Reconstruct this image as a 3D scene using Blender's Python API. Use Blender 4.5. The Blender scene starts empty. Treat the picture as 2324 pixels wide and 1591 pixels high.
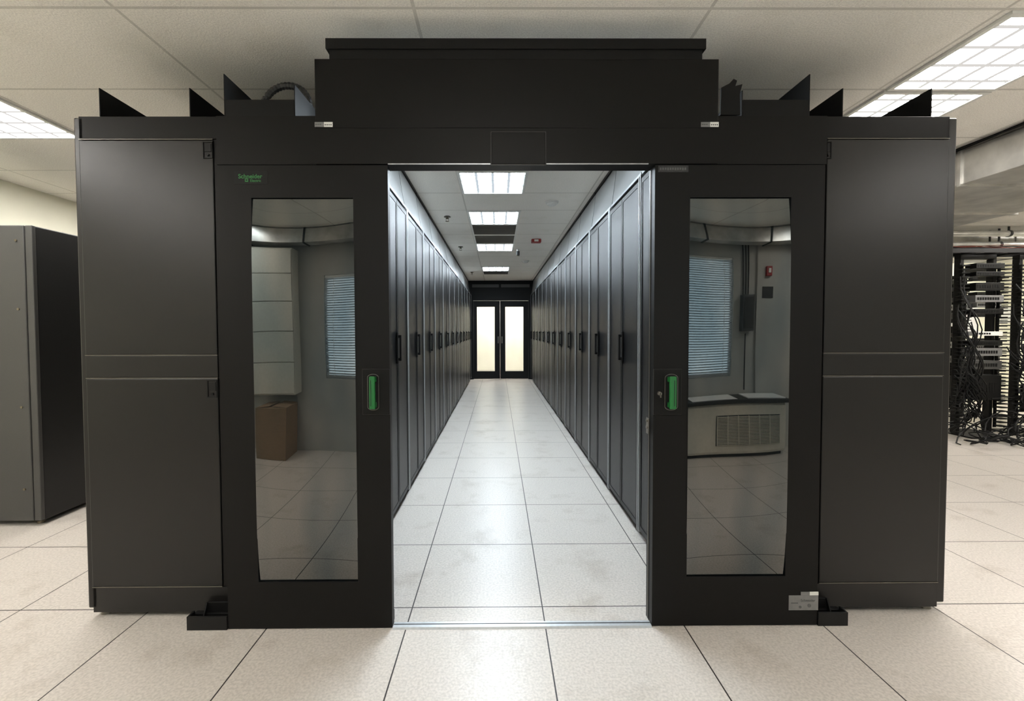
import bpy, bmesh, math, random
from mathutils import Vector, Matrix
random.seed(7)
SC = bpy.context.scene
try:
    SC.view_settings.view_transform = 'Standard'
except Exception:
    pass

# ------------------------------------------------------------------ camera
F = 1005.0; PPX, PPY = 1136.0, 779.8; HC = 1.3; CY = .035
YAW, PITCH, ROLL = math.radians(.35), math.radians(1.7), math.radians(.17)
R = Matrix.Rotation(-YAW, 3, 'Z') @ Matrix.Rotation(math.pi/2-PITCH, 3, 'X') @ Matrix.Rotation(-ROLL, 3, 'Z')
cd = bpy.data.cameras.new('camera'); cam = bpy.data.objects.new('camera', cd)
SC.collection.objects.link(cam); SC.camera = cam
cam.matrix_world = Matrix.Translation((0, CY, HC)) @ R.to_4x4()
cd.sensor_width = 36; cd.lens = F/2324*36
cd.shift_x = (1162-PPX)/2324; cd.shift_y = -(795.5-PPY)/2324
cd.clip_start = .02

def S(px, py, d):
    """survey: real x,z of a photo point known to stand at depth d"""
    v = R @ Vector(((px-PPX)/F, -(py-PPY)/F, -1)); t = (d-CY)/v.y
    return v.x*t, HC+v.z*t
def SX(px, py, d): return S(px, py, d)[0]
def SZ(px, py, d): return S(px, py, d)[1]

# ------------------------------------------------------------------ materials
def lin(c):
    return tuple(((v/255)/12.92 if v/255 <= .04045 else ((v/255+.055)/1.055)**2.4) for v in c)
def newmat(name):
    m = bpy.data.materials.new(name); m.use_nodes = True
    nt = m.node_tree; return m, nt, nt.nodes['Principled BSDF']
def mat(name, rgb, rough=.5, metal=0, var=.08, scale=30, bump=0.0, bscale=400, spec=.5, emis=None, es=0, alpha=1, trans=0, stretch=None):
    m, nt, b = newmat(name); N = nt.nodes; L = nt.links
    c = lin(rgb)
    tc = N.new('ShaderNodeTexCoord'); no = N.new('ShaderNodeTexNoise')
    mp = N.new('ShaderNodeMapping'); L.new(tc.outputs['Object'], mp.inputs[0])
    if stretch: mp.inputs['Scale'].default_value = stretch
    L.new(mp.outputs[0], no.inputs['Vector'])
    no.inputs['Scale'].default_value = scale; no.inputs['Detail'].default_value = 4
    r = N.new('ShaderNodeValToRGB'); L.new(no.outputs['Fac'], r.inputs[0])
    r.color_ramp.elements[0].position = .3; r.color_ramp.elements[1].position = .7
    r.color_ramp.elements[0].color = (*[v*(1-var) for v in c], 1)
    r.color_ramp.elements[1].color = (*[min(1, v*(1+var)) for v in c], 1)
    L.new(r.outputs[0], b.inputs['Base Color'])
    b.inputs['Roughness'].default_value = rough; b.inputs['Metallic'].default_value = metal
    b.inputs['Specular IOR Level'].default_value = spec
    b.inputs['Alpha'].default_value = alpha
    b.inputs['Transmission Weight'].default_value = trans
    if emis:
        b.inputs['Emission Color'].default_value = (*lin(emis), 1); b.inputs['Emission Strength'].default_value = es
    if bump > 0:
        n2 = N.new('ShaderNodeTexNoise'); n2.inputs['Scale'].default_value = bscale
        L.new(tc.outputs['Object'], n2.inputs['Vector'])
        bp = N.new('ShaderNodeBump'); bp.inputs['Strength'].default_value = bump; bp.inputs['Distance'].default_value = .002
        L.new(n2.outputs['Fac'], bp.inputs['Height']); L.new(bp.outputs[0], b.inputs['Normal'])
    return m

def mnode(N, L, op, a, b=None, c=None):
    n = N.new('ShaderNodeMath'); n.operation = op
    for i, v in enumerate((a, b, c)):
        if v is None: continue
        if isinstance(v, (int, float)): n.inputs[i].default_value = v
        else: L.new(v, n.inputs[i])
    return n.outputs[0]
def grid_lines(N, L, sock, off, step, w):
    """1 on a line of width w at off+k*step"""
    a = mnode(N, L, 'SUBTRACT', sock, off-step*50)
    m = mnode(N, L, 'MODULO', a, step)
    h = mnode(N, L, 'ADD', m, 0)
    d1 = mnode(N, L, 'SUBTRACT', step, h)
    mn = mnode(N, L, 'MINIMUM', h, d1)
    return mnode(N, L, 'LESS_THAN', mn, w/2)

def tile_mat(name, base, line, x0, sx, y0, sy, w, rough, speck, spscale, bump, bscale, dirt=(.80, .78, .755), spec=.5):
    m, nt, b = newmat(name); N = nt.nodes; L = nt.links
    b.inputs['Specular IOR Level'].default_value = spec
    g = N.new('ShaderNodeNewGeometry'); sp = N.new('ShaderNodeSeparateXYZ'); L.new(g.outputs['Position'], sp.inputs[0])
    lx = grid_lines(N, L, sp.outputs[0], x0, sx, w); ly = grid_lines(N, L, sp.outputs[1], y0, sy, w)
    ln = mnode(N, L, 'MAXIMUM', lx, ly)
    no = N.new('ShaderNodeTexNoise'); no.inputs['Scale'].default_value = spscale; no.inputs['Detail'].default_value = 5
    L.new(g.outputs['Position'], no.inputs['Vector'])
    r = N.new('ShaderNodeValToRGB'); L.new(no.outputs['Fac'], r.inputs[0])
    c = lin(base)
    r.color_ramp.elements[0].position = .35; r.color_ramp.elements[1].position = .62
    r.color_ramp.elements[0].color = (*[v*(1-speck) for v in c], 1); r.color_ramp.elements[1].color = (*[min(1, v*(1+speck*.4)) for v in c], 1)
    n3 = N.new('ShaderNodeTexNoise'); n3.inputs['Scale'].default_value = 3.1; n3.inputs['Detail'].default_value = 9; n3.inputs['Roughness'].default_value = .65
    L.new(g.outputs['Position'], n3.inputs['Vector'])
    r3 = N.new('ShaderNodeValToRGB'); L.new(n3.outputs['Fac'], r3.inputs[0])
    r3.color_ramp.elements[0].position = .3; r3.color_ramp.elements[0].color = (*dirt, 1)
    r3.color_ramp.elements[1].position = .46; r3.color_ramp.elements[1].color = (1, 1, 1, 1)
    mu = N.new('ShaderNodeMix'); mu.data_type = 'RGBA'; mu.blend_type = 'MULTIPLY'; mu.inputs[0].default_value = 1
    L.new(r.outputs[0], mu.inputs[6]); L.new(r3.outputs[0], mu.inputs[7])
    mx = N.new('ShaderNodeMix'); mx.data_type = 'RGBA'
    L.new(ln, mx.inputs[0]); L.new(mu.outputs[2], mx.inputs[6]); mx.inputs[7].default_value = (*lin(line), 1)
    L.new(mx.outputs[2], b.inputs['Base Color']); b.inputs['Roughness'].default_value = rough
    n2 = N.new('ShaderNodeTexNoise'); n2.inputs['Scale'].default_value = bscale; n2.inputs['Detail'].default_value = 3
    L.new(g.outputs['Position'], n2.inputs['Vector'])
    hh = mnode(N, L, 'SUBTRACT', n2.outputs['Fac'], ln)
    bp = N.new('ShaderNodeBump'); bp.inputs['Strength'].default_value = bump; bp.inputs['Distance'].default_value = .002
    L.new(hh, bp.inputs['Height']); L.new(bp.outputs[0], b.inputs['Normal'])
    return m

M = {}
M['floor'] = tile_mat('floor_tile', (202, 195, 187), (48, 44, 42), -.405, .61, 2.08, .61, .0056, .31, .16, 100, .04, 60, spec=.45)
M['ceil'] = tile_mat('ceiling_tile', (248, 245, 237), (212, 209, 200), -.34, 1.22, 1.89, .61, .014, .9, .13, 150, .8, 140, dirt=(.94, .935, .92))
M['wall'] = mat('painted_wall', (242, 240, 222), .7, var=.03, scale=3, bump=.1)
M['wallg'] = mat('painted_wall_grey', (180, 180, 174), .7, var=.06, scale=3, bump=.1)
M['blk'] = mat('black_powder_coat', (15, 14, 13), .46, var=.1, scale=500, bump=.12, bscale=900, spec=.2)
M['pnl'] = mat('dark_side_panel_paint', (25, 24, 23), .32, var=.1, scale=500, bump=.10, bscale=900, spec=.38)
M['blk2'] = mat('black_satin', (15, 15, 15), .45, var=.1, scale=200, bump=.08, bscale=800, spec=.3)
M['door'] = mat('black_perforated_steel', (15, 15, 16), .36, var=.5, scale=300, bump=.4, bscale=500, spec=.26)
M['line'] = mat('glint_and_metal_grey', (120, 116, 108), .35, metal=.6)
M['seam'] = mat('cover_seam_grey', (44, 42, 40), .45)
M['trim'] = mat('dull_aluminium', (160, 162, 164), .35, metal=.6, var=.06, scale=60)
M['alu'] = mat('aluminium', (195, 198, 200), .35, metal=.6, var=.06, scale=60)
M['steel'] = mat('galvanised_steel', (204, 203, 198), .3, metal=.6, var=.25, scale=5)
M['grey'] = mat('grey_steel_paint', (66, 66, 65), .45, var=.05, scale=200, bump=.1)
M['dgrey'] = mat('dark_grey_steel_paint', (34, 33, 32), .5, var=.05, scale=200)
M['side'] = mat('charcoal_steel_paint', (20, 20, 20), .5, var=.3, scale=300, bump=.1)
M['hose'] = mat('grey_rubber_hose', (52, 52, 50), .5, var=.1)
M['pan'] = mat('translucent_containment_panel', (142, 144, 144), .3, var=.2, scale=4, stretch=(1, .2, 1))
M['green'] = mat('green_plastic', (26, 104, 48), .35, var=.05)
M['dgreen'] = mat('dark_green_plastic', (8, 28, 16), .35, var=.05)
M['gtxt'] = mat('green_print', (40, 112, 54), .5)
M['white'] = mat('white_plastic', (230, 230, 225), .4, var=.03)
M['lab'] = mat('silver_label', (128, 128, 128), .35, metal=.3, var=.1)
M['labt'] = mat('label_print', (84, 86, 86), .5)
M['strip'] = mat('grey_label', (40, 40, 42), .4, var=.3, scale=120)
M['red'] = mat('red_plastic', (150, 30, 30), .4)
M['rub'] = mat('black_rubber', (12, 12, 12), .55, var=.1, spec=.25)
M['card'] = mat('cardboard', (134, 112, 88), .8, var=.08, scale=20, stretch=(1, 1, 6))
M['cream'] = mat('cream_enamel', (214, 210, 196), .5, var=.04)
M['paper'] = mat('paper', (240, 240, 238), .8, var=.02)
M['orange'] = mat('orange_cable', (96, 48, 38), .6, spec=.2)
M['blind'] = mat('blind_slat', (212, 219, 222), .5, var=.04)
M['brass'] = mat('dull_metal', (120, 112, 96), .35, metal=.8)
def smoked():
    m, nt, b = newmat('smoked_acrylic'); N = nt.nodes; L = nt.links
    b.inputs['Base Color'].default_value = (.005, .007, .008, 1); b.inputs['Roughness'].default_value = .02
    gl = N.new('ShaderNodeBsdfGlossy'); gl.inputs['Roughness'].default_value = .006
    tc = N.new('ShaderNodeTexCoord'); mp = N.new('ShaderNodeMapping'); mp.inputs['Scale'].default_value = (1.6, 1, .5)
    L.new(tc.outputs['Object'], mp.inputs[0])
    no = N.new('ShaderNodeTexNoise'); no.inputs['Scale'].default_value = 2.2
    L.new(mp.outputs[0], no.inputs['Vector'])
    r = N.new('ShaderNodeValToRGB'); L.new(no.outputs['Fac'], r.inputs[0])
    r.color_ramp.elements[0].color = (.36, .46, .51, 1); r.color_ramp.elements[1].color = (.86, .85, .82, 1)
    r.color_ramp.elements[0].position = .38; r.color_ramp.elements[1].position = .62
    L.new(r.outputs[0], gl.inputs['Color'])
    mx = N.new('ShaderNodeMixShader'); mx.inputs[0].default_value = .16
    L.new(b.outputs[0], mx.inputs[1]); L.new(gl.outputs[0], mx.inputs[2]); L.new(mx.outputs[0], N['Material Output'].inputs[0])
    return m
M['smoke'] = smoked()
def clear():
    m, nt, b = newmat('clear_glass'); N = nt.nodes; L = nt.links
    tr = N.new('ShaderNodeBsdfTransparent'); tr.inputs[0].default_value = (.98, .98, .97, 1)
    gl = N.new('ShaderNodeBsdfGlossy'); gl.inputs['Roughness'].default_value = .05
    mx = N.new('ShaderNodeMixShader'); mx.inputs[0].default_value = .05
    L.new(tr.outputs[0], mx.inputs[1]); L.new(gl.outputs[0], mx.inputs[2]); L.new(mx.outputs[0], N['Material Output'].inputs[0])
    return m
M['glass'] = clear()
def lens(name, col, s, gr=.70):
    m, nt, b = newmat(name); N = nt.nodes; L = nt.links
    g = N.new('ShaderNodeTexCoord'); sp = N.new('ShaderNodeSeparateXYZ'); L.new(g.outputs['Object'], sp.inputs[0])
    lx = grid_lines(N, L, sp.outputs[0], 0, .14, .024); ly = grid_lines(N, L, sp.outputs[1], .07, .14, .024)
    ln = mnode(N, L, 'MAXIMUM', lx, ly)
    st = mnode(N, L, 'MULTIPLY_ADD', ln, -(s-gr), s)
    e = N.new('ShaderNodeEmission'); e.inputs[0].default_value = (*col, 1); L.new(st, e.inputs[1])
    L.new(e.outputs[0], N['Material Output'].inputs[0])
    return m
M['lensw'] = lens('warm_light_lens', (1, .962, .915), 50)
M['lensc'] = lens('cool_light_lens', (.80, .91, 1), 58)

# ------------------------------------------------------------------ geometry helpers
W = {}
def link(o): SC.collection.objects.link(o)
def thing(name, label, cat, loc, group=None):
    o = bpy.data.objects.new(name, None); o.empty_display_size = .1; link(o)
    o.location = loc; W[o.name] = Vector(loc)
    o['label'] = label; o['category'] = cat
    if group: o['group'] = group
    return o
def build(bm, geos, bevel):
    for g in geos:
        k = g[0]
        if k == 'b':
            x0, x1, y0, y1, z0, z1 = g[1:7]
            x0, x1 = min(x0, x1), max(x0, x1); y0, y1 = min(y0, y1), max(y0, y1); z0, z1 = min(z0, z1), max(z0, z1)
            r = bmesh.ops.create_cube(bm, size=1, matrix=Matrix.Translation(((x0+x1)/2, (y0+y1)/2, (z0+z1)/2)) @ Matrix.Diagonal((x1-x0, y1-y0, z1-z0, 1)))
            if bevel:
                es = list({e for v in r['verts'] for e in v.link_edges})
                bw = min(bevel, .3*min(x1-x0, y1-y0, z1-z0))
                bmesh.ops.bevel(bm, geom=es, offset=bw, segments=2, affect='EDGES', profile=.5)
        elif k == 'c':
            _, cx, cy, cz, r1, h, ax = g[:7]; r2 = g[7] if len(g) > 7 else r1; sg = g[8] if len(g) > 8 else 20
            rot = {'z': Matrix.Identity(4), 'x': Matrix.Rotation(math.pi/2, 4, 'Y'), 'y': Matrix.Rotation(math.pi/2, 4, 'X')}[ax]
            bmesh.ops.create_cone(bm, cap_ends=True, segments=sg, radius1=r1, radius2=r2, depth=h, matrix=Matrix.Translation((cx, cy, cz)) @ rot)
        elif k == 'f':   # ring frame in xz plane
            _, X0, X1, Z0, Z1, a0, a1, c0, c1, y0, y1 = g
            def ring(y, x0, x1, z0, z1): return [bm.verts.new(p) for p in ((x0, y, z0), (x1, y, z0), (x1, y, z1), (x0, y, z1))]
            of, inf = ring(y0, X0, X1, Z0, Z1), ring(y0, a0, a1, c0, c1)
            ob, inb = ring(y1, X0, X1, Z0, Z1), ring(y1, a0, a1, c0, c1)
            for i in range(4):
                j = (i+1) % 4
                bm.faces.new((of[i], of[j], inf[j], inf[i])); bm.faces.new((ob[j], ob[i], inb[i], inb[j]))
                bm.faces.new((of[j], of[i], ob[i], ob[j])); bm.faces.new((inf[i], inf[j], inb[j], inb[i]))
        elif k == 'x':   # prism: polygon pts (a,b) extruded; axis normal
            _, pts, ax, t0, t1 = g
            def P(a, b, t): return {'x': (t, a, b), 'y': (a, t, b), 'z': (a, b, t)}[ax]
            A = [bm.verts.new(P(a, b, t0)) for a, b in pts]; B = [bm.verts.new(P(a, b, t1)) for a, b in pts]
            n = len(pts); bm.faces.new(A); bm.faces.new(B[::-1])
            for i in range(n):
                j = (i+1) % n; bm.faces.new((A[j], A[i], B[i], B[j]))
        elif k == 't':   # tube along points
            _, pts, rad = g[:3]; sg = 8; prev = None
            pts = [Vector(p) for p in pts]
            for i, p in enumerate(pts):
                d = (pts[min(i+1, len(pts)-1)]-pts[max(i-1, 0)]).normalized()
                up = Vector((0, 0, 1)) if abs(d.z) < .9 else Vector((1, 0, 0))
                u = d.cross(up).normalized(); w = u.cross(d).normalized()
                rr = rad*(1+.18*(i % 2)) if len(g) > 3 else rad
                ring = [bm.verts.new(p+u*rr*math.cos(2*math.pi*q/sg)+w*rr*math.sin(2*math.pi*q/sg)) for q in range(sg)]
                if prev:
                    for q in range(sg):
                        bm.faces.new((prev[q], prev[(q+1) % sg], ring[(q+1) % sg], ring[q]))
                else: bm.faces.new(ring[::-1])
                prev = ring
            bm.faces.new(prev)
def mk(name, geos, m, parent=None, bevel=0, smooth=False, label=None, cat=None, group=None, kind=None):
    bm = bmesh.new(); build(bm, geos, bevel)
    bmesh.ops.recalc_face_normals(bm, faces=bm.faces[:])
    return fin(name, bm, m, parent, smooth, label, cat, group, kind)
def fin(name, bm, m, parent=None, smooth=False, label=None, cat=None, group=None, kind=None):
    xs = [v.co for v in bm.verts]
    lo = Vector([min(v[i] for v in xs) for i in range(3)]); hi = Vector([max(v[i] for v in xs) for i in range(3)])
    c = (lo+hi)/2
    if parent is None: c.z = lo.z
    bmesh.ops.translate(bm, verts=bm.verts[:], vec=-c)
    me = bpy.data.meshes.new(name); bm.to_mesh(me); bm.free()
    if smooth:
        for p in me.polygons: p.use_smooth = True
    me.materials.append(M[m] if isinstance(m, str) else m)
    o = bpy.data.objects.new(name, me); link(o); W[o.name] = c
    if parent: o.parent = parent; o.location = c-W[parent.name]
    else: o.location = c
    if label: o['label'] = label
    if cat: o['category'] = cat
    if group: o['group'] = group
    if kind: o['kind'] = kind
    return o
def text(name, body, x, y, z, size, m, parent, bold=0):
    cu = bpy.data.curves.new('t', 'FONT'); cu.body = body; cu.size = size; cu.extrude = .0003; cu.offset = bold
    o = bpy.data.objects.new('t', cu); link(o)
    dg = bpy.context.evaluated_depsgraph_get(); dg.update()
    me = bpy.data.meshes.new_from_object(o.evaluated_get(dg)); bpy.data.objects.remove(o)
    me.transform(Matrix.Translation((x, y, z)) @ Matrix.Rotation(math.pi/2, 4, 'X'))
    bm = bmesh.new(); bm.from_mesh(me); bpy.data.meshes.remove(me)
    return fin(name, bm, m, parent)
def kids(o): return [c for c in bpy.data.objects if c.parent == o]
def dup(root, d, parent=None):
    n = root.copy(); link(n)
    if parent: n.parent = parent
    else: n.location = root.location+Vector(d)
    W[n.name] = W[root.name]+Vector(d)
    for c in kids(root): dup(c, d, n)
    return n

# ------------------------------------------------------------------ room shell
CZ = 2.62; XL, XR, YB, YF = -4.3, 9.2, -.95, 13.5
mk('floor', [('b', XL-.1, XR+.1, YB-.1, YF+.1, -.1, 0)], 'floor', kind='structure')
mk('ceiling', [('b', XL-.1, XR+.1, YB-.1, YF+.1, CZ, CZ+.1)], 'ceil', kind='structure')
mk('wall_left', [('b', XL-.1, XL, YB, YF, 0, CZ)], 'wall', kind='structure')
mk('wall_right', [('b', XR, XR+.1, YB, YF, 0, CZ)], 'wall', kind='structure')
mk('wall_far', [('b', XL, XR, YF, YF+.1, 0, CZ)], 'wall', kind='structure')
mk('wall_partition', [('b', 4.4, XR, 7.8, 7.9, 0, CZ)], 'wall', kind='structure')
W1 = (-1.72, -.9, .78, 1.95); W2 = (1.3, 2.48, .78, 2.18)
mk('wall_back', [('b', XL, W1[0], YB-.1, YB, 0, CZ), ('b', W1[1], W2[0], YB-.1, YB, 0, CZ), ('b', W2[1], XR, YB-.1, YB, 0, CZ),
   ('b', W1[0], W1[1], YB-.1, YB, 0, W1[2]), ('b', W1[0], W1[1], YB-.1, YB, W1[3], CZ),
   ('b', W2[0], W2[1], YB-.1, YB, 0, W2[2]), ('b', W2[0], W2[1], YB-.1, YB, W2[3], CZ)], 'wallg', kind='structure')
for i, w in enumerate((W1, W2)):
    fr = mk('window_%d' % (i+1), [('f', w[0], w[1], w[2], w[3], w[0]+.04, w[1]-.04, w[2]+.04, w[3]-.04, YB-.08, YB-.04)], 'alu', kind='structure')
    mk('pane', [('b', w[0]+.04, w[1]-.04, YB-.065, YB-.06, w[2]+.04, w[3]-.04)], 'glass', parent=fr)
    n = int((w[3]-w[2]-.04)/.028); sl = []
    for k in range(n):
        z = w[2]+.02+k*.028
        sl.append(('x', [(YB-.03, z), (YB-.008, z+.019), (YB-.006, z+.018), (YB-.028, z-.001)], 'x', w[0]+.015, w[1]-.015))
    bl = thing('window_blind', 'pale blue closed horizontal slat window blind', 'window blind', ((w[0]+w[1])/2, YB-.02, w[2]), 'slat blinds on the wall')
    mk('slats', sl, 'blind', parent=bl)
    mk('head_rail', [('b', w[0]+.01, w[1]-.01, YB-.035, YB-.003, w[3]-.035, w[3]-.002)], 'white', parent=bl, bevel=.003)
    mk('ladder_cord', [('b', w[0]+.15, w[0]+.156, YB-.005, YB-.003, w[2]+.02, w[3]-.035)], 'white', parent=bl)
    mk('ladder_cord', [('b', w[1]-.16, w[1]-.154, YB-.005, YB-.003, w[2]+.02, w[3]-.035)], 'white', parent=bl)
mk('baseboard_left', [('b', XL, XL+.012, YB, YF, 0, .1)], 'dgrey', kind='structure')
mk('baseboard_far', [('b', XL+.02, XR-.02, YF-.012, YF, 0, .1)], 'cream', kind='structure')

# ------------------------------------------------------------------ ceiling lights
def troffer(x, y, lm, grp):
    t = thing('ceiling_light', 'square recessed fluorescent ceiling light with white louvre grid', 'ceiling light', (x+.305, y+.305, CZ-.02), grp)
    mk('frame', [('b', x+.006, x+.604, y+.006, y+.03, CZ-.014, CZ-.001), ('b', x+.006, x+.604, y+.58, y+.604, CZ-.014, CZ-.001),
        ('b', x+.006, x+.03, y+.03, y+.58, CZ-.014, CZ-.001), ('b', x+.58, x+.604, y+.03, y+.58, CZ-.014, CZ-.001)], 'white', parent=t)
    mk('light_lens', [('b', x+.03, x+.58, y+.03, y+.58, CZ-.008, CZ-.001)], lm, parent=t)
    return t
xa = -.345; CG = .07
tc_ = troffer(xa, 3.65+CG, 'lensc', 'aisle ceiling lights')
for y in (4.87, 6.70, 9.14): dup(tc_, (0, y-3.65, 0))
dup(tc_, (0, 2.43-3.65, 0))  # extra unseen light, added to brighten the front of the aisle
tw = troffer(2.13, 1.82+CG, 'lensw', 'room ceiling lights')
for (x, y) in ((2.13, 2.43), (-3.40, 2.43), (-3.40, 3.65), (-3.40, 4.87), (-3.40, 9.2), (5.18, 3.65), (6.4, 4.26), (7.4, 4.87), (6.0, 6.7), (7.2, 6.7), (-3.40, -.62), (3.5, -.2), (-.34, -.62), (-3.40, .6), (-.95, 12.2), (-.34, 12.2), (.27, 12.2), (.88, 12.2), (5.5, .6)):  # after the first two, mostly unseen lights added to brighten walls, racks and ceiling
    dup(tw, (x-2.13, y-1.82, 0))  # the row beyond the end door is added to brighten its glass
def vent(x, y):
    t = thing('air_vent', 'dark grey slatted return air grille in the ceiling', 'air vent', (x+.305, y+.305, CZ-.02), 'return air grilles')
    mk('frame', [('b', x+.006, x+.604, y+.006, y+.03, CZ-.012, CZ-.001), ('b', x+.006, x+.604, y+.58, y+.604, CZ-.012, CZ-.001),
        ('b', x+.006, x+.03, y+.03, y+.58, CZ-.012, CZ-.001), ('b', x+.58, x+.604, y+.03, y+.58, CZ-.012, CZ-.001)], 'white', parent=t)
    mk('grille', [('b', x+.03, x+.58, y+.03, y+.58, CZ-.003, CZ-.001)]+[('b', x+.03, x+.58, y+.04+.03*k, y+.05+.03*k, CZ-.012, CZ-.003) for k in range(18)], 'grey', parent=t)
    return t
v0 = vent(xa, 5.48+CG); dup(v0, (0, .61, 0)); dup(v0, (0, 9.75-5.48, 0))

def detector(x, y):
    t = thing('smoke_detector', 'round white smoke detector on the ceiling', 'smoke detector', (x, y, CZ-.05), 'aisle smoke detectors')
    mk('base', [('c', x, y, CZ-.009, .065, .016, 'z', .07, 28)], 'white', parent=t)
    mk('sensor_head', [('c', x, y, CZ-.027, .045, .02, 'z', .055, 28), ('c', x, y, CZ-.041, .025, .008, 'z', .04, 28)], 'white', parent=t)
    return t
dd = detector(.56, 4.62); dup(dd, (-.03, 3.85, 0))
def sprinkler(x, y):
    t = thing('sprinkler_head', 'small metal fire sprinkler head under the ceiling', 'sprinkler', (x, y, CZ-.06), 'aisle sprinklers')
    mk('escutcheon', [('c', x, y, CZ-.005, .04, .008, 'z', .035)], 'brass', parent=t)
    mk('head_body', [('c', x, y, CZ-.02, .012, .022, 'z'), ('b', x-.016, x-.012, y-.003, y+.003, CZ-.055, CZ-.02), ('b', x+.012, x+.016, y-.003, y+.003, CZ-.055, CZ-.02), ('b', x-.016, x+.016, y-.003, y+.003, CZ-.026, CZ-.02)], 'brass', parent=t)
    mk('deflector', [('c', x, y, CZ-.057, .022, .004, 'z')], 'brass', parent=t)
    return t
ss = sprinkler(-.58, 5.2); dup(ss, (0, 1.85, 0)); dup(ss, (0, 4.9, 0))
t = thing('alarm_strobe', 'red and white ceiling fire alarm strobe', 'fire alarm', (.56, 6.5, CZ-.06))
mk('housing', [('b', .49, .63, 6.45, 6.55, CZ-.05, CZ-.001)], 'red', parent=t, bevel=.008)
mk('strobe_lens', [('b', .53, .59, 6.442, 6.45, CZ-.04, CZ-.012)], 'white', parent=t, bevel=.003)
t = thing('security_camera', 'small dark camera hanging from the ceiling', 'security camera', (.33, 7.25, CZ-.12))
mk('mount', [('c', .33, 7.25, CZ-.02, .02, .038, 'z')], 'white', parent=t)
mk('camera_body', [('b', .305, .355, 7.2, 7.3, CZ-.11, CZ-.04)], 'blk2', parent=t, bevel=.006)
mk('camera_lens', [('c', .33, 7.193, CZ-.075, .018, .016, 'y')], 'rub', parent=t)

# ------------------------------------------------------------------ racks
D0 = 2.02; RW = .75; NR = 13; RT = SZ(1130, 262, D0)
XLO = SX(181, 780, D0); XRO = SX(2160, 780, D0)
XLI, XRI = -.705, .875
ZB = .024
def rack(side):
    s = side
    xi = XLI if s < 0 else XRI; xo = XLO if s < 0 else XRO
    y0, y1 = D0+.014, D0+RW-.002
    lb = 'tall black server rack with perforated split doors and black handle'
    t = thing('server_rack', lb, 'server rack', ((xi+xo)/2, (y0+y1)/2, 0), 'server racks lining the aisle')
    mk('frame', [('b', xi+.045*s, xo-.045*s, y0, y1, ZB+.003, RT)], 'blk', parent=t, bevel=.003)
    mk('rear_door', [('b', xo-.043*s, xo, y0-.012, y1, ZB+.02, RT-.008)], 'pnl', parent=t, bevel=.006)
    ym = (y0+y1)/2+.02
    for (a, b, hd) in ((y0+.022, ym-.003, 1), (ym+.003, y1-.022, 0)):
        d = mk('door', [('b', xi+.003*s, xi+.04*s, a, b, .06, RT-.03)], 'door', parent=t, bevel=.004)
        mk('door_rim', [('b', xi, xi+.004*s, a+.001, a+.02, .06, RT-.03), ('b', xi, xi+.004*s, b-.02, b-.001, .06, RT-.03),
                         ('b', xi, xi+.004*s, a+.02, b-.02, .06, .09), ('b', xi, xi+.004*s, a+.02, b-.02, RT-.06, RT-.03)], 'blk2', parent=d)
        if hd:
            mk('handle', [('b', xi-.010*s, xi, b-.05, b-.018, 1.07, 1.29), ('b', xi-.032*s, xi-.018*s, b-.044, b-.026, 1.09, 1.27),
                          ('b', xi-.03*s, xi-.01*s, b-.044, b-.026, 1.09, 1.11), ('b', xi-.03*s, xi-.01*s, b-.044, b-.026, 1.25, 1.27)], 'rub', parent=d, bevel=.003)
    for (a, b) in ((y0+.001, y0+.012), (y1-.012, y1-.001)):
        mk('edge_trim', [('b', xi-.003*s, xi+.042*s, a, b, .04, RT-.004)], 'trim', parent=t, bevel=.002, label='aluminium vertical edge trim')
    for fx in (xi+.1*s, xo-.05*s):
        for fy in (y0+.03, y1-.05):
            mk('foot', [('c', fx, fy, .006, .024, .012, 'z', .02), ('c', fx, fy, .018, .008, .024, 'z')], 'line', parent=t)
    return t
rl = rack(-1); rr = rack(1)
for i in range(1, NR):
    dup(rl, (0, RW*i, 0)); dup(rr, (0, RW*i, 0))
rl['label'] = 'black server rack showing two-piece side panels at row end'
rr['label'] = 'black server rack showing plain dark side panels at row end'
YE = D0+RW*NR
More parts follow.
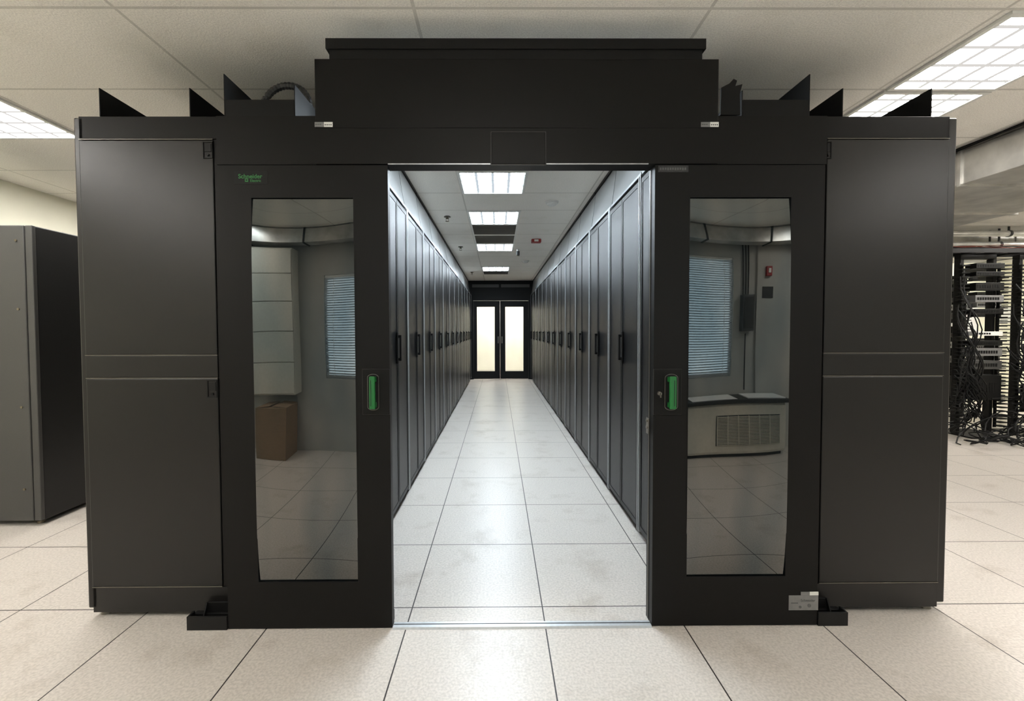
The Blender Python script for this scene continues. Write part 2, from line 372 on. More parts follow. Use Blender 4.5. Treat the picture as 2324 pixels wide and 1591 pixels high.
def sidepanels(t, pL, pR, xin, ys, s):
    x0 = SX(pL, 800, D0); x1 = SX(pR, 800, D0)
    zt, za, zb, zc = [SZ(400 if s < 0 else 1950, v, D0) for v in ys]
    zbot = ZB; a0, a1 = min(x0, x1), max(x0, x1)
    b0, b1 = (a0, xin) if s < 0 else (xin, a1)
    mk('top_rail', [('b', b0, b1, D0+.002, D0+.0135, zt+.003, RT-.003)], 'blk', parent=t, bevel=.002)
    u = mk('side_panel', [('b', a0, a1, D0, D0+.0135, za+.002, zt-.003)], 'pnl', parent=t, bevel=.004)
    mk('cross_rail', [('b', a0, a1, D0+.001, D0+.0135, zb+.003, za-.003)], 'pnl', parent=t, bevel=.002)
    w = mk('side_panel', [('b', a0, a1, D0, D0+.0135, zc+.002, zb-.002)], 'pnl', parent=t, bevel=.004)
    mk('base_rail', [('b', b0, b1, D0+.002, D0+.0135, zbot, zc-.003)], 'pnl', parent=t, bevel=.002)
    for z in (zt, za, zb, zc):
        mk('panel_edge_glint', [('b', a0, a1, D0-.001, D0+.003, z-.0014, z+.0014)], 'line', parent=t)  # pale strips stand in for light caught along the panel edges
    if s < 0: p0, p1 = a1+.004, xin
    else: p0, p1 = xin, a0-.004
    mk('frame_post', [('b', p0, p1, D0+.003, D0+.0135, zc, zt)], 'blk', parent=t, bevel=.001)
    if s < 0: lx = ((461, 483, 322, 360), (471, 494, 863, 902))
    else: lx = ((1874, 1886, 322, 360),)
    for k, (a, b, c, d) in enumerate(lx):
        X0, Z1 = S(a, c, D0); X1, Z0 = S(b, d, D0)
        l = mk('latch', [('f', X0, X1, Z0, Z1, X0+.003, X1-.003, Z0+.003, Z1-.003, D0-.004, D0)], 'rub', parent=(u, w)[k], label='recessed black panel latch')
        mk('latch_button', [('b', X0+.006, X1-.006, D0-.003, D0-.0005, Z0+.03, Z1-.008), ('c', (X0+X1)/2, D0-.003, Z0+.016, .006, .005, 'y')], 'blk2', parent=l, bevel=.001)
sidepanels(rl, 193, 493, SX(540, 800, D0), (316, 806, 858, 1332), -1)
sidepanels(rr, 1869, 2143, SX(1820, 800, D0), (314, 801, 853, 1323), 1)

# ------------------------------------------------------------------ containment upper panels
def cont(s, y0, y1):
    xi = XLI if s < 0 else XRI; xt = -.775 if s < 0 else .935
    t = thing('containment_panel', 'light grey containment panel between rack tops and ceiling', 'panel', (xi+.03*s, (y0+y1)/2, RT), 'upper containment panels')
    mk('panel_sheet', [('x', [(xi+.02*s, RT+.02), (xt, CZ-.03), (xt+.006*s, CZ-.03), (xi+.026*s, RT+.02)], 'y', y0, y1)], 'pan', parent=t)
    mk('bottom_rail', [('b', xi+.008*s, xi+.04*s, y0, y1, RT+.002, RT+.022)], 'trim', parent=t, bevel=.003)
    mk('top_rail', [('b', xt-.010*s, xt+.02*s, y0, y1, CZ-.022, CZ-.003)], 'blk2', parent=t)
    return t
for s in (-1, 1):
    cont(s, D0+.34, D0+RW-.004)
    c0 = cont(s, D0+RW+.012, D0+2*RW-.004)
    for i in range(2, NR): dup(c0, (0, RW*(i-1), 0))

# ------------------------------------------------------------------ entrance header
DD = 1.935
hd = thing('door_header', 'black steel header box spanning the containment entrance', 'door header', (.09, 1.97, SZ(1130, 372, DD)))
x0, zt = S(713, 133, 1.925); x1 = SX(1632, 133, 1.925); zb = SZ(1130, 372, 1.93)
zl = SZ(1130, 290, 1.925)
mk('header_box', [('b', x0, x1, 1.926, 2.012, zl, zt)], 'blk', parent=hd, bevel=.002)
xa0 = SX(497, 600, DD); xa1 = SX(1872, 600, DD); zw = SZ(1130, 263, DD)
mk('header_plate', [('b', x0, x1, 1.9275, 2.012, zb, zl-.0005), ('b', xa0, x0-.0005, DD, 2.012, zb, zw), ('b', x1+.0005, xa1, DD, 2.012, zb, zw)], 'blk', parent=hd)
u0, zu = S(739, 88, 1.925); u1 = SX(1602, 88, 1.925); zm = SZ(1130, 112, 1.925)
cz_ = min(zu, CZ-.002)
mk('top_channel', [('b', u0, u1, 1.920, 2.012, zm, cz_)], 'rub', parent=hd, bevel=.001, label='flat black top cap')
mk('cap_riser', [('b', u0+.014, u1-.014, 1.926, 2.012, zt-.0005, zm-.0005)], 'rub', parent=hd)
a, c = S(1115, 300, 1.92); b, d = S(1238, 373, 1.92)
mk('closer_cover', [('b', a, b, 1.916, 1.9255, d, c)], 'blk', parent=hd, bevel=.004)
mk('cover_seam', [('f', a-.0025, b+.0025, d-.0025, c+.0025, a, b, d, c, 1.9190, 1.9255)], 'seam', parent=hd)
a = SX(880, 368, 1.925); b = SX(1472, 368, 1.925); ac, bc = SX(1113, 368, 1.925), SX(1240, 368, 1.925)
for q0, q1 in ((a, ac), (bc, b)):
    mk('edge_trim', [('b', q0, q1, 1.9255, 1.93, zb-.003, zb+.0005)], 'alu', parent=hd, label='thin bright lower edge trim')
for (p0, p1) in ((714, 755), (1591, 1631)):
    X0, Z1 = S(p0, 277, 1.925); X1, Z0 = S(p1, 288, 1.925); xm = X0+(X1-X0)*.52
    l = mk('label_sticker', [('b', X0, xm, 1.9245, 1.9258, Z0, Z1)], 'lab', parent=hd, label='small silver and white label')
    mk('label_field', [('b', xm, X1, 1.9243, 1.9258, Z0, Z1)], 'white', parent=l)
    mk('label_print', [('b', xm+.003+.008*k, xm+.008+.008*k, 1.924, 1.9243, Z0+.006, Z0+.011) for k in range(4)]+[('b', X0+.003+.009*k, X0+.010+.009*k, 1.924, 1.9245, Z0+.008, Z0+.012) for k in range(3)], 'labt', parent=l)

# ------------------------------------------------------------------ sliding doors
def pane(name, x0, x1, z0, z1, y, sgn, m, parent):
    bm = bmesh.new(); nx, nz = 32, 120; g = []
    for j in range(nz+1):
        row = []
        for i in range(nx+1):
            u = 2*i/nx-1; v = 2*j/nz-1
            yy = y-.0050*(1-u*u)*(1-v**8)-.011*(1-v**6)-.0008*math.sin(v*4.2+.8*u*sgn)*(1-v**4)*(1-u*u)
            row.append(bm.verts.new((x0+(x1-x0)*i/nx, yy, z0+(z1-z0)*j/nz)))
        g.append(row)
    for j in range(nz):
        for i in range(nx): bm.faces.new((g[j][i], g[j][i+1], g[j+1][i+1], g[j+1][i]))
    bmesh.ops.recalc_face_normals(bm, faces=bm.faces[:])
    bm.faces.ensure_lookup_table()
    if bm.faces[0].normal.y > 0:
        for f in bm.faces: f.normal_flip()
    return fin(name, bm, m, parent, smooth=True)
def sdoor(pl, pr, wl, wr, wt, wb, handle, plate, label, sg):
    x0 = SX(pl, 900, DD); x1 = SX(pr, 900, DD); z1 = zb-.003; z0 = .004
    a = SX(wl, 880, DD); b = SX(wr, 880, DD); c = SZ(1130, wb, DD); d = SZ(1130, wt, DD)
    t = thing('sliding_door', label, 'sliding door', ((x0+x1)/2, DD, z0), 'containment entrance doors')
    mk('door_frame', [('f', x0, x1, z0, z1, a, b, c, d, DD, DD+.035)], 'blk', parent=t)
    mk('window_gasket', [('f', a-.001, b+.001, c-.001, d+.001, a+.002, b-.002, c+.002, d-.002, DD-.0008, DD+.003)], 'rub', parent=t)
    pane('window_pane', a+.0005, b-.0005, c+.0005, d-.0005, DD+.008, sg, 'smoke', t)
    mk('pane_backing', [('b', a, b, DD+.028, DD+.034, c, d)], 'rub', parent=t)
    X0, Z1 = S(plate[0], plate[2], DD); X1, Z0 = S(plate[1], plate[3], DD)
    mk('plate_edge', [('f', X0-.0010, X1+.0003, Z0-.0010, Z1+.0010, X0, X1, Z0, Z1, DD-.005, DD-.0005)], 'seam', parent=t)
    p = mk('handle_plate', [('b', X0, X1, DD-.007, DD-.0005, Z0, Z1)], 'blk', parent=t, bevel=.002)
    H0, K1 = S(handle[0], handle[2], DD-.02); H1, K0 = S(handle[1], handle[3], DD-.02)
    cx = (H0+H1)/2; rr_ = (H1-H0)/2
    def stad(cx, r, k0, k1, n=10, e=1):
        return [(cx+r*math.cos(math.pi*i/n), k1-r*e+r*e*math.sin(math.pi*i/n)) for i in range(n+1)]+[(cx+r*math.cos(math.pi+math.pi*i/n), k0+r*e+r*e*math.sin(math.pi+math.pi*i/n)) for i in range(n+1)]
    mk('handle_recess', [('x', stad(cx, rr_*1.05, K0-.001, K1+.001, e=.6), 'y', DD-.0085, DD-.007)], 'line', parent=p)
    mk('handle_cup', [('x', stad(cx, rr_*.97, K0+.001, K1-.001, e=.6), 'y', DD-.010, DD-.0085)], 'rub', parent=p)
    gx = cx+sg*rr_*.24
    yb, yf = DD-.048, DD-.034
    h = mk('handle', [('b', gx-rr_*.54, gx+rr_*.54, yb, yf, K0+.010, K1-.006)], 'green', parent=p, bevel=.006, label='vertical green D-shaped pull')
    mk('grip_arm', [('b', gx-rr_*.44, gx+rr_*.44, yf, DD-.010, K1-.032, K1-.010)], 'green', parent=h, bevel=.002)
    mk('grip_arm', [('b', gx-rr_*.44, gx+rr_*.44, yf, DD-.010, K0+.014, K0+.036)], 'green', parent=h, bevel=.002)
    mk('grip_recess', [('b', gx-sg*rr_*.18-.0014, gx-sg*rr_*.18+.0014, yb-.0006, yb+.002, K0+.024, K1-.022)], 'dgreen', parent=h)
    return t, (x0, x1, z0, z1)
dl, bl_ = sdoor(507, 885, 577, 808, 447, 1319, (832, 858, 850, 932), (823, 885, 838, 940), 'black sliding door with tall smoked window and green handle', 1)
dr, br_ = sdoor(1483, 1863, 1561, 1790, 447, 1313, (1512, 1540, 850, 932), (1483, 1545, 838, 940), 'black sliding door with lock, smoked window and green handle', -1)
X0, Z1 = S(531, 388, DD); X1, Z0 = S(608, 418, DD)
lp = mk('logo_plate', [('b', X0, X1, DD-.0012, DD-.0002, Z0, Z1)], 'rub', parent=dl)
tx, tz = S(541, 405, DD)
text('logo_lettering', 'Schneider', tx, DD-.0018, tz, .0255, 'gtxt', lp, .0004)
tx, tz = S(568, 413, DD)
text('logo_lettering', 'Electric', tx, DD-.0018, tz, .0155, 'gtxt', lp, .0002)
sx, sz = S(560, 409, DD)
mk('logo_emblem', [('f', sx-.007, sx+.007, sz-.007, sz+.006, sx-.004, sx+.004, sz-.003, sz+.003, DD-.0020, DD-.0013)], 'gtxt', parent=lp)
X0, Z1 = S(1494, 374, DD); X1, Z0 = S(1562, 391, DD)
ls = mk('label_strip', [('b', X0, X1, DD-.002, DD-.0002, Z0, min(Z1, zb-.006))], 'strip', parent=dr)
mk('strip_print', [('b', X0+.006+.0105*k, X0+.013+.0105*k, DD-.0023, DD-.002, Z0+.008+.001*(k % 3), Z0+.019) for k in range(11)], 'labt', parent=ls)
lx, lz = S(1494, 892, DD)
mk('lock_cylinder', [('c', lx, DD-.014, lz, .008, .018, 'y'), ('b', lx-.001, lx+.001, DD-.034, DD-.022, lz-.016, lz+.004)], 'line', parent=dr, bevel=.0003, label='chrome key lock with key')
X0, Z1 = S(1790, 1351, DD); X1, Z0 = S(1856, 1384, DD)
st = mk('label_sticker', [('b', X0, X1, DD-.002, DD-.0002, Z0, Z1)], 'lab', parent=dr, label='silver rating label')
X2, Z2 = S(1817, 1343, DD); xm = X2+(X1-X2)*.5
mk('label_field', [('b', X2, xm, DD-.0025, DD-.0002, Z1+.0005, Z2)], 'lab', parent=st)
mk('label_field', [('b', xm, X1, DD-.0025, DD-.0002, Z1+.0005, Z2)], 'white', parent=st)
text('label_lettering', 'Schneider', X0+.052, DD-.0026, Z0+.038, .016, 'labt', st)
mk('label_print', [('b', X0+.01, X0+.04, DD-.0026, DD-.002, Z0+.03, Z0+.034), ('c', X0+.05, DD-.0023, Z0+.014, .006, .0006, 'y'), ('c', X0+.09, DD-.0023, Z0+.02, .008, .0006, 'y')], 'labt', parent=st)

jx = SX(1466, 900, 2.03)
j = thing('door_jamb', 'narrow black vertical post beside the sliding door opening', 'door jamb', (jx+.02, 2.0, 0))
mk('post', [('b', jx, jx+.045, 1.975, 2.012, 0, zb-.002)], 'blk2', parent=j, bevel=.002)
mk('seal_strip', [('b', jx-.002, jx, 1.985, 1.99, .01, zb-.01)], 'line', parent=j)
kx, kz = S(1468, 968, 2.0)
mk('strike_lock', [('b', jx-.006, jx-.0021, 1.978, 2.008, kz-.03, kz+.04), ('c', jx-.009, 1.99, kz+.03, .007, .006, 'x'), ('c', jx-.009, 1.99, kz, .007, .006, 'x')], 'line', parent=j)

def track(pe, inner, s):
    xe = SX(pe, 1400, 1.93); z1 = .060
    t = thing('floor_track', 'black steel sliding door floor track channel', 'door track', ((xe+inner)/2, 1.98, 0), 'sliding door floor tracks')
    di = bl_[0] if s < 0 else br_[1]
    mk('channel', [('b', xe, di+.004*s, 1.93, 1.938, 0, z1), ('b', xe, di+.004*s, 1.938, 1.975, 0, .012), ('b', xe, xe-.008*s, 1.938, 1.975, 0, z1), ('b', xe, inner, 1.975, 2.0, 0, .045)], 'blk2', parent=t, bevel=.001)
    gx = xe-.05*s
    mk('guide_bracket', [('b', gx, di+.01*s, 1.990, 2.0, .045, .088), ('x', [(1.945, .012), (1.975, .012), (1.985, .05), (1.990, .088), (1.984, .088)], 'x', gx, gx-.005*s)], 'rub', parent=t, bevel=.002)
track(423, bl_[1]-.005, -1); track(1925, br_[0]+.005, 1)
th = thing('threshold', 'brushed aluminium threshold strip on the floor', 'threshold', (.1, 1.95, 0))
mk('threshold_strip', [('x', [(1.925, 0), (1.97, 0), (1.965, .008), (1.93, .008)], 'x', bl_[1]+.003, br_[0]-.003)], 'alu', parent=th)
mk('guide_groove', [('b', bl_[1]+.003, br_[0]-.003, 1.948, 1.953, .0078, .0085)], 'blk2', parent=th)

# ------------------------------------------------------------------ cable troughs on rack tops
def trough(xs, hs, front, label):
    t = thing('cable_trough', label, 'cable trough', (sum(xs)/len(xs), D0+.02, RT), 'rack top cable troughs')
    for x, h in zip(xs, hs):
        mk('side_wall', [('b', x-.002, x+.002, D0+.01, YE-.3, RT+.001, RT+h)], 'rub', parent=t)
    mk('tray_floor', [('b', min(xs)+.003, max(xs)-.003, D0+.03, YE-.3, RT+.001, RT+.006)], 'rub', parent=t)
    if front: mk('end_plate', [('b', min(xs)+.003, max(xs)-.003, D0+.01, D0+.016, RT+.001, RT+front)], 'rub', parent=t, bevel=.001)
zz = lambda py: SZ(1130, py, D0+.01)-RT
trough([SX(225, 200, D0+.01), SX(430, 200, D0+.01)], [zz(200)]*2, 0, 'black open cable trough on the rack tops')
trough([SX(508, 168, D0+.01), SX(668, 190, D0+.01)], [zz(168), zz(192)], zz(226), 'tall black cable trough with closed end plate')
trough([SX(1913, 200, D0+.01), SX(2115, 200, D0+.01)], [zz(200)]*2, 0, 'black open cable trough on the rack tops')
trough([SX(1838, 168, D0+.01), SX(1685, 190, D0+.01)], [zz(168), zz(205)], zz(226), 'tall black cable trough with closed end plate')
hx, hz = S(650, 232, 2.25); pts = []
r_ = .11
for i in range(41):
    a = math.pi*1.0*i/40
    pts.append((hx-r_*math.cos(a), 2.25+.02*math.sin(a), hz-.02+r_*math.sin(a)))
pts = [(hx-r_, 2.25, RT+.02+(hz-.02-RT-.02)*k/8) for k in range(8)]+pts+[(hx+r_, 2.25, hz-.02-(hz-.02-RT-.02)*k/8) for k in range(1, 9)]
mk('cable_hose', [('t', pts, .015, 1)], 'hose', label='looped dark grey corrugated cable hose on the rack top', cat='cable hose')
bx = thing('mounting_bracket', 'black notched steel bracket beside the header box', 'bracket', (SX(1660, 220, 2.02), 2.02, RT))
A = [S(p, q, 2.02) for p, q in ((1634, 262), (1636, 200), (1655, 190), (1664, 180), (1672, 184), (1668, 196), (1684, 192), (1678, 215), (1679, 262))]
mk('bracket_plate', [('x', [(a, max(b, RT+.001)) for a, b in A], 'y', 2.016, 2.022)], 'rub', parent=bx)
mk('bracket_foot', [('b', A[0][0], A[-1][0]-.01, 2.0225, 2.1, RT+.001, RT+.006)], 'rub', parent=bx)

# ------------------------------------------------------------------ far double door
YD = YE+.02
ed = thing('aisle_end_door', 'black double door with two tall glazed panels closing the aisle', 'double door', (.085, YD, 0))
X0, X1 = XLI-.02, XRI+.02; cx = .06
mk('door_surround', [('f', X0-.14, X1+.14, 0, CZ-.004, X0+.08, X1-.08, .001, 2.09, YD, YD+.06), ], 'rub', parent=ed)
for q0, q1 in ((X0+.05, cx-.03), (cx+.03, X1-.05)):
    mk('transom_strip', [('b', q0, q1, YD-.004, YD-.0005, 2.44, 2.52)], 'grey', parent=ed, label='grey transom infill')
for (a, b, wa, wb_, hx) in ((X0+.083, cx-.002, -.554, -.083, cx-.05), (cx+.002, X1-.083, .2, .68, cx+.05)):
    lf = mk('door_leaf', [('f', a, b, .012, 2.085, wa, wb_, .215, 1.925, YD+.005, YD+.05)], 'rub', parent=ed)
    mk('door_glass', [('b', wa, wb_, YD+.024, YD+.030, .215, 1.925)], 'glass', parent=lf)
    mk('handle', [('b', hx-.012, hx+.012, YD-.03, YD-.015, .96, 1.14), ('b', hx-.008, hx+.008, YD-.015, YD+.004, .98, 1.0), ('b', hx-.008, hx+.008, YD-.015, YD+.004, 1.1, 1.12)], 'line', parent=lf, bevel=.002)

# ------------------------------------------------------------------ grey cabinet (left)
gx1 = -3.06; gx0 = -3.86; gy0, gy1 = 2.98, 4.05
gc = thing('equipment_cabinet', 'freestanding grey steel cabinet with dark side, on levelling feet', 'cabinet', ((gx0+gx1)/2, (gy0+gy1)/2, 0))
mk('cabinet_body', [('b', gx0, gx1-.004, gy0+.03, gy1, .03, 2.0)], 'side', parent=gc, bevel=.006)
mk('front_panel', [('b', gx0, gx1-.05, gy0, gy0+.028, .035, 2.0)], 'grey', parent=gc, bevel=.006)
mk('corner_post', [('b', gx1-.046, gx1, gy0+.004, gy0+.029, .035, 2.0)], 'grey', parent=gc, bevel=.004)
for z in (.25, .8, 1.45, 1.9):
    mk('screw', [('c', gx1-.1, gy0-.002, z, .008, .006, 'y')], 'brass', parent=gc)
for fx in (gx0+.06, gx1-.06):
    for fy in (gy0+.06, gy1-.06):
        mk('foot', [('c', fx, fy, .008, .02, .016, 'z'), ('c', fx, fy, .024, .01, .02, 'z')], 'brass', parent=gc)

# ------------------------------------------------------------------ right: ducts, pipes, open racks
du = thing('air_duct', 'large galvanised rectangular air duct under the ceiling', 'air duct', (4.1, 4.6, 2.3))
mk('duct_body', [('b', 3.4, 4.75, .9+.8*k, .9+.8*(k+1)-.004, 2.36, 2.60) for k in range(6)], 'steel', parent=du, bevel=.004)
for k in range(7):
    mk('flange', [('b', 3.385, 4.765, .888+.8*k, .912+.8*k, 2.345, 2.612)], 'steel', parent=du, bevel=.002)
du = thing('air_duct', 'galvanised air duct crossing above the open racks', 'air duct', (6.6, 6.3, 2.3))
mk('duct_body', [('b', 4.95+1.05*k, 4.95+1.05*(k+1)-.004, 6.05, 6.55, 2.27, 2.58) for k in range(4)], 'steel', parent=du, bevel=.004)
for k in range(5):
    mk('flange', [('b', 4.935+1.05*k, 4.965+1.05*k, 6.035, 6.565, 2.255, 2.612)], 'steel', parent=du, bevel=.002)
def pipe(y, z):
    t = thing('pipe', 'silver insulated pipe hung under the ceiling', 'pipe', (6.6, y, z), 'pipes below the ceiling')
    mk('pipe_run', [('c', 6.75, y, z, .038, 3.7, 'x')], 'steel', parent=t)
    for hx_ in (5.2, 6.6, 8.0):
        mk('hanger', [('b', hx_-.012, hx_+.012, y-.004, y+.004, z+.04, CZ), ('c', hx_, y, z, .043, .03, 'x')], 'dgrey', parent=t)
pipe(5.97, 2.29); pipe(5.86, 2.41); pipe(5.75, 2.53)
cb = []
for k in range(2):
    yy = [(3.36-.02*(k % 3)+.006*math.sin(q*1.3+k), 1.2+q*.3, 2.606-.005*math.sin(q*2+k)) for q in range(16)]
    cb.append(('t', yy, .007))
mk('cable_bundle', cb, 'rub', label='black cables bundled along the air duct', cat='cables', kind='stuff')
def openrack(x0, x1, y):
    t = thing('open_rack', 'black two post open network rack with cable fingers', 'network rack', ((x0+x1)/2, y, 0), 'open network racks')
    mk('post', [('b', x0, x0+.04, y, y+.08, .02, 2.15)], 'blk2', parent=t, bevel=.003)
    mk('post', [('b', x1-.04, x1, y, y+.08, .02, 2.15)], 'blk2', parent=t, bevel=.003)
    mk('top_beam', [('b', x0, x1, y, y+.08, 2.152, 2.2)], 'blk2', parent=t, bevel=.003)
    mk('base_plate', [('b', x0-.02, x1+.02, y-.2, y+.28, 0, .018)], 'blk2', parent=t, bevel=.003)
    for xx, dx in ((x0, -1), (x1, 1)):
        mk('cable_finger_comb', [('b', xx+dx*.002, xx+dx*.03, y-.02, y-.005, .1, 2.1)]+[('b', xx-.012*dx, xx+dx*.085, y-.1, y-.02, .12+.045*k, .132+.045*k) for k in range(44)], 'rub', parent=t)
    return t
RY = 5.4
RX = ((5.62, 6.06), (6.34, 6.80))
RB = ((7.05, 7.52), (6.4, 6.85))
for a, b in RX: openrack(a, b, RY)
for a, b in RB: openrack(a, b, RY+1.3)
def gear(x0, x1, z0, h, m, label, ports, y=RY, dep=.3):
    t = thing('network_switch', label, 'network equipment', ((x0+x1)/2, y, z0), 'rack mounted network equipment')
    mk('chassis', [('b', x0, x1, y-.012-dep*.4, y-.002, z0, z0+h)], m, parent=t, bevel=.003)
    yf = y-.012-dep*.4
    mk('ports', [('b', x0+.02+.03*k, x0+.042+.03*k, yf-.002, yf-.0002, z0+h*.3, z0+h*.7) for k in range(ports)], 'rub', parent=t)
    return t
for (a, b), y in ((RX[0], RY), (RX[1], RY), (RB[0], RY+1.3), (RB[1], RY+1.3)):
    a += .05; b -= .05; k = 0 if a < 6.3 or a > 7 else 1
    gear(a, b, (1.62, 1.58)[k], .08, 'lab', 'grey rack mounted patch panel', 9, y)
    gear(a, b, (1.22, 1.34)[k], .05, 'white', 'white rack shelf unit', 6, y)
    gear(a, b, (1.93, 1.86)[k], .05, 'blk2', 'black rack mounted switch', 9, y)
    gear(a, b, (2.02, 1.97)[k], .06, 'blk2', 'black rack mounted switch', 9, y)
    gear(a, b, (.98, 1.02)[k], .09, 'lab', 'grey rack mounted switch', 9, y)
    gear(a, b, (1.10, 1.18)[k], .06, 'blk2', 'black rack mounted switch', 9, y)
    gear(a, b, (1.48, 1.70)[k], .06, 'blk2', 'black rack mounted switch', 9, y)
    gear(a, b, (1.76, 1.45)[k], .09, 'blk2', 'black rack mounted switch', 9, y)
    gear(a, b, (.82, .80)[k], .10, 'grey', 'grey rack mounted switch', 9, y)
    gear(a, b, (.45, .3)[k], .30, 'rub', 'tall dark rack mounted chassis', 9, y)
def ladder(y, z, label):
    lt = thing('cable_ladder', label, 'cable ladder', (6.5, y+.04, z))
    mk('rail', [('b', 5.3, 7.9, y-.13, y-.11, z, z+.05)], 'blk2', parent=lt)
    mk('rail', [('b', 5.3, 7.9, y+.19, y+.21, z, z+.05)], 'blk2', parent=lt)
    for k in range(9):
        mk('rung', [('b', 5.4+.29*k, 5.43+.29*k, y-.11, y+.19, z+.005, z+.03)], 'blk2', parent=lt)
ladder(RY, 2.205, 'black overhead cable ladder above the open racks')
for kk, (mm, nn, lab_) in enumerate((('orange', 3, 'orange and red cables lying on the cable ladder'), ('rub', 10, 'black cables lying on the cable ladder'))):
    cb = []
    for k in range(nn):
        y = RY-.055+.155*kk+.05*random.random(); ph = random.random()*6
        cb.append(('t', [(5.35+q*.13, y+.02*math.sin(q*.7+ph), 2.262+.008*(k % 4)+.035*abs(math.sin(q*.4+ph))) for q in range(19)], .004 if kk == 0 else .007))
    mk('ladder_cables', cb, mm, label=lab_, cat='cables', kind='stuff')
cb = []
for k in range(70):
    x = random.choice((5.50, 5.52, 6.14, 6.18, 6.24, 6.9))+random.uniform(-.04, .04); z1 = random.uniform(.6, 1.6 if k % 3 else 2.1); z0 = random.uniform(.03, .5)
    xe = x+random.uniform(-.35, .45); ph = random.random()*6; ptz = []
    for q in range(15):
        f_ = q/14
        ptz.append((x+(xe-x)*f_**2+.05*math.sin(q*.8+ph), RY-.16-.14*math.sin(f_*3.1)-.03*math.sin(q+ph), max(.03, z1+(z0-z1)*f_-.12*math.sin(f_*3.1))))
    cb.append(('t', ptz, .006))
for k in range(50):
    cx_ = random.uniform(5.4, 6.8); r = random.uniform(.1, .3); cy = RY-.46+random.uniform(-.15, .15); z = random.uniform(.03, .35)
    cb.append(('t', [(cx_+r*math.cos(q*.45), cy+r*.6*math.sin(q*.45), max(.012, z*(1+math.sin(q*.5+k))*.6)) for q in range(int(random.uniform(7, 14)))], .007))
mk('network_cables', cb, 'rub', label='tangle of black network cables hanging from the racks', cat='cables', kind='stuff')
for k, (x, z, w, h) in enumerate(((8.1, 1.25, .35, .5), (8.85, 1.4, .22, .3))):
    mk('wall_notice', [('b', x, x+w, 7.79, 7.798, z, z+h)], 'paper', label='blank white paper notice on the wall', cat='notice')

# ------------------------------------------------------------------ things behind the camera (seen mirrored in the doors)
ac = thing('air_conditioner', 'cream floor-standing air conditioner with slatted front grille', 'air conditioner', (2.5, -.75, 0))
AX0, AX1 = 1.55, 3.25
mk('casing', [('b', AX0+.04, AX1-.04, -.93, -.62, .03, .54)], 'cream', parent=ac, bevel=.03)
mk('top_deck', [('b', AX0, AX1, -.94, -.58, .542, .58)], 'dgrey', parent=ac, bevel=.006, label='dark counter-like top deck')
mk('grille_recess', [('b', 2.1, 3.1, -.622, -.612, .12, .42)], 'grey', parent=ac, bevel=.003)
mk('grille_slats', [('b', 2.11, 3.09, -.611, -.600, .126+.0145*k, .132+.0145*k) for k in range(20)]+[('b', 2.11+.162*k, 2.118+.162*k, -.611, -.598, .125, .415) for k in range(7)], 'cream', parent=ac)
mk('toe_base', [('b', AX0+.1, AX1-.1, -.92, -.66, 0, .029)], 'dgrey', parent=ac)
mk('paper_sheet', [('b', 1.7, 2.42, -.92, -.60, .582, .586)], 'paper', label='white paper sheet lying on the air conditioner', cat='paper', group='papers on the air conditioner')
mk('paper_sheet', [('b', 2.6, 3.2, -.90, -.62, .582, .592)], 'paper', label='white paper sheet lying on the air conditioner', cat='paper', group='papers on the air conditioner')
ep = thing('electrical_panel', 'grey wall mounted electrical box with conduits', 'electrical panel', (2.70, -.9, 1.3))
mk('box', [('b', 2.60, 2.81, YB+.002, YB+.12, 1.28, 1.7)], 'grey', parent=ep, bevel=.004)
mk('box_cover', [('b', 2.62, 2.79, YB+.121, YB+.128, 1.31, 1.67)], 'dgrey', parent=ep, bevel=.002)
for k in range(3): mk('conduit', [('c', 2.64+.05*k, YB+.02, 2.15, .01, .9, 'z')], 'dgrey', parent=ep)
mk('conduit', [('c', 2.70, YB+.04, .94, .01, .62, 'z')], 'dgrey', parent=ep)
mk('trim_1', [('b', 2.9, 3.5, YB+.001, YB+.04, .0, CZ-.001)], 'wallg', kind='structure')
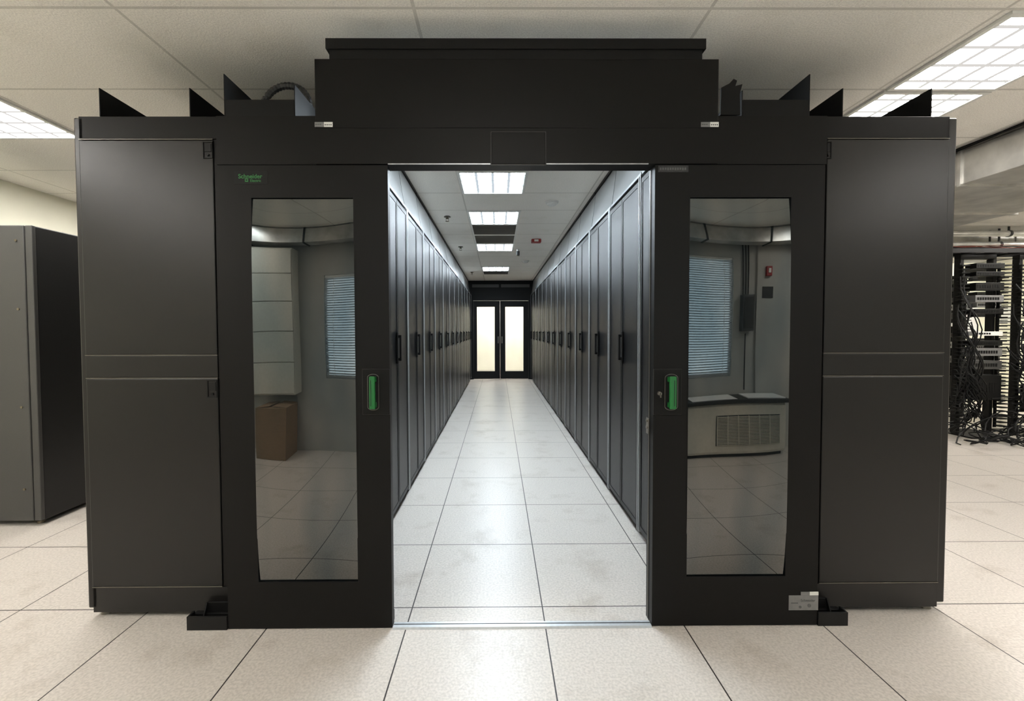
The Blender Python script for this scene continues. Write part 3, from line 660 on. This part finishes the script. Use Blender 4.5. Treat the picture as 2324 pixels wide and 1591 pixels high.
t = thing('wall_strobe', 'red wall mounted fire alarm strobe', 'fire alarm', (3.1, -.83, 1.95))
mk('housing', [('b', 3.05, 3.16, YB+.042, YB+.09, 1.93, 2.06)], 'red', parent=t, bevel=.005)
mk('strobe_lens', [('b', 3.08, 3.13, YB+.091, YB+.10, 1.97, 2.03)], 'white', parent=t, bevel=.003)
mk('wall_sign', [('b', 3.0, 3.22, YB+.042, YB+.048, 1.66, 1.8)], 'dgrey', label='dark rectangular sign plate on the wall', cat='sign')
dk = thing('air_duct', 'long galvanised duct along the ceiling by the windows', 'air duct', (0, -.5, 2.35))
mk('duct_body', [('b', -3.9+.98*k, -3.9+.98*(k+1)-.004, -.86, -.64, 2.36, 2.598) for k in range(8)], 'steel', parent=dk, bevel=.004)
for k in range(9):
    mk('flange', [('b', -3.912+.98*k, -3.89+.98*k, -.875, -.625, 2.345, 2.61)], 'dgrey', parent=dk, bevel=.002)
bxx = thing('cardboard_box', 'brown cardboard box standing on the floor', 'cardboard box', (-2.42, -.7, 0))
mk('carton', [('b', -2.66, -2.2, -.9, -.55, .002, .52)], 'card', parent=bxx, bevel=.004)
mk('flap', [('x', [(-2.66, .52), (-2.46, .535), (-2.46, .531), (-2.66, .516)], 'y', -.89, -.56)], 'card', parent=bxx)
mk('flap', [('x', [(-2.2, .52), (-2.41, .535), (-2.41, .531), (-2.2, .516)], 'y', -.89, -.56)], 'card', parent=bxx)
wc = thing('wall_cabinet', 'cream wall cabinet with horizontal drawer seams', 'cabinet', (-2.5, -.85, .62))
mk('cabinet_body', [('b', -3.0, -2.15, YB+.002, -.72, .62, 2.3)], 'cream', parent=wc, bevel=.006)
for k in range(5):
    mk('drawer', [('b', -2.99, -2.16, -.719, -.705, .635+.33*k, .955+.33*k)], 'cream', parent=wc, bevel=.004)

# ------------------------------------------------------------------ world: daylight outside the windows
w = bpy.data.worlds.new('world'); SC.world = w; w.use_nodes = True
nt = w.node_tree; bg = nt.nodes['Background']; bg.inputs[0].default_value = (.74, .85, .90, 1); bg.inputs[1].default_value = 4
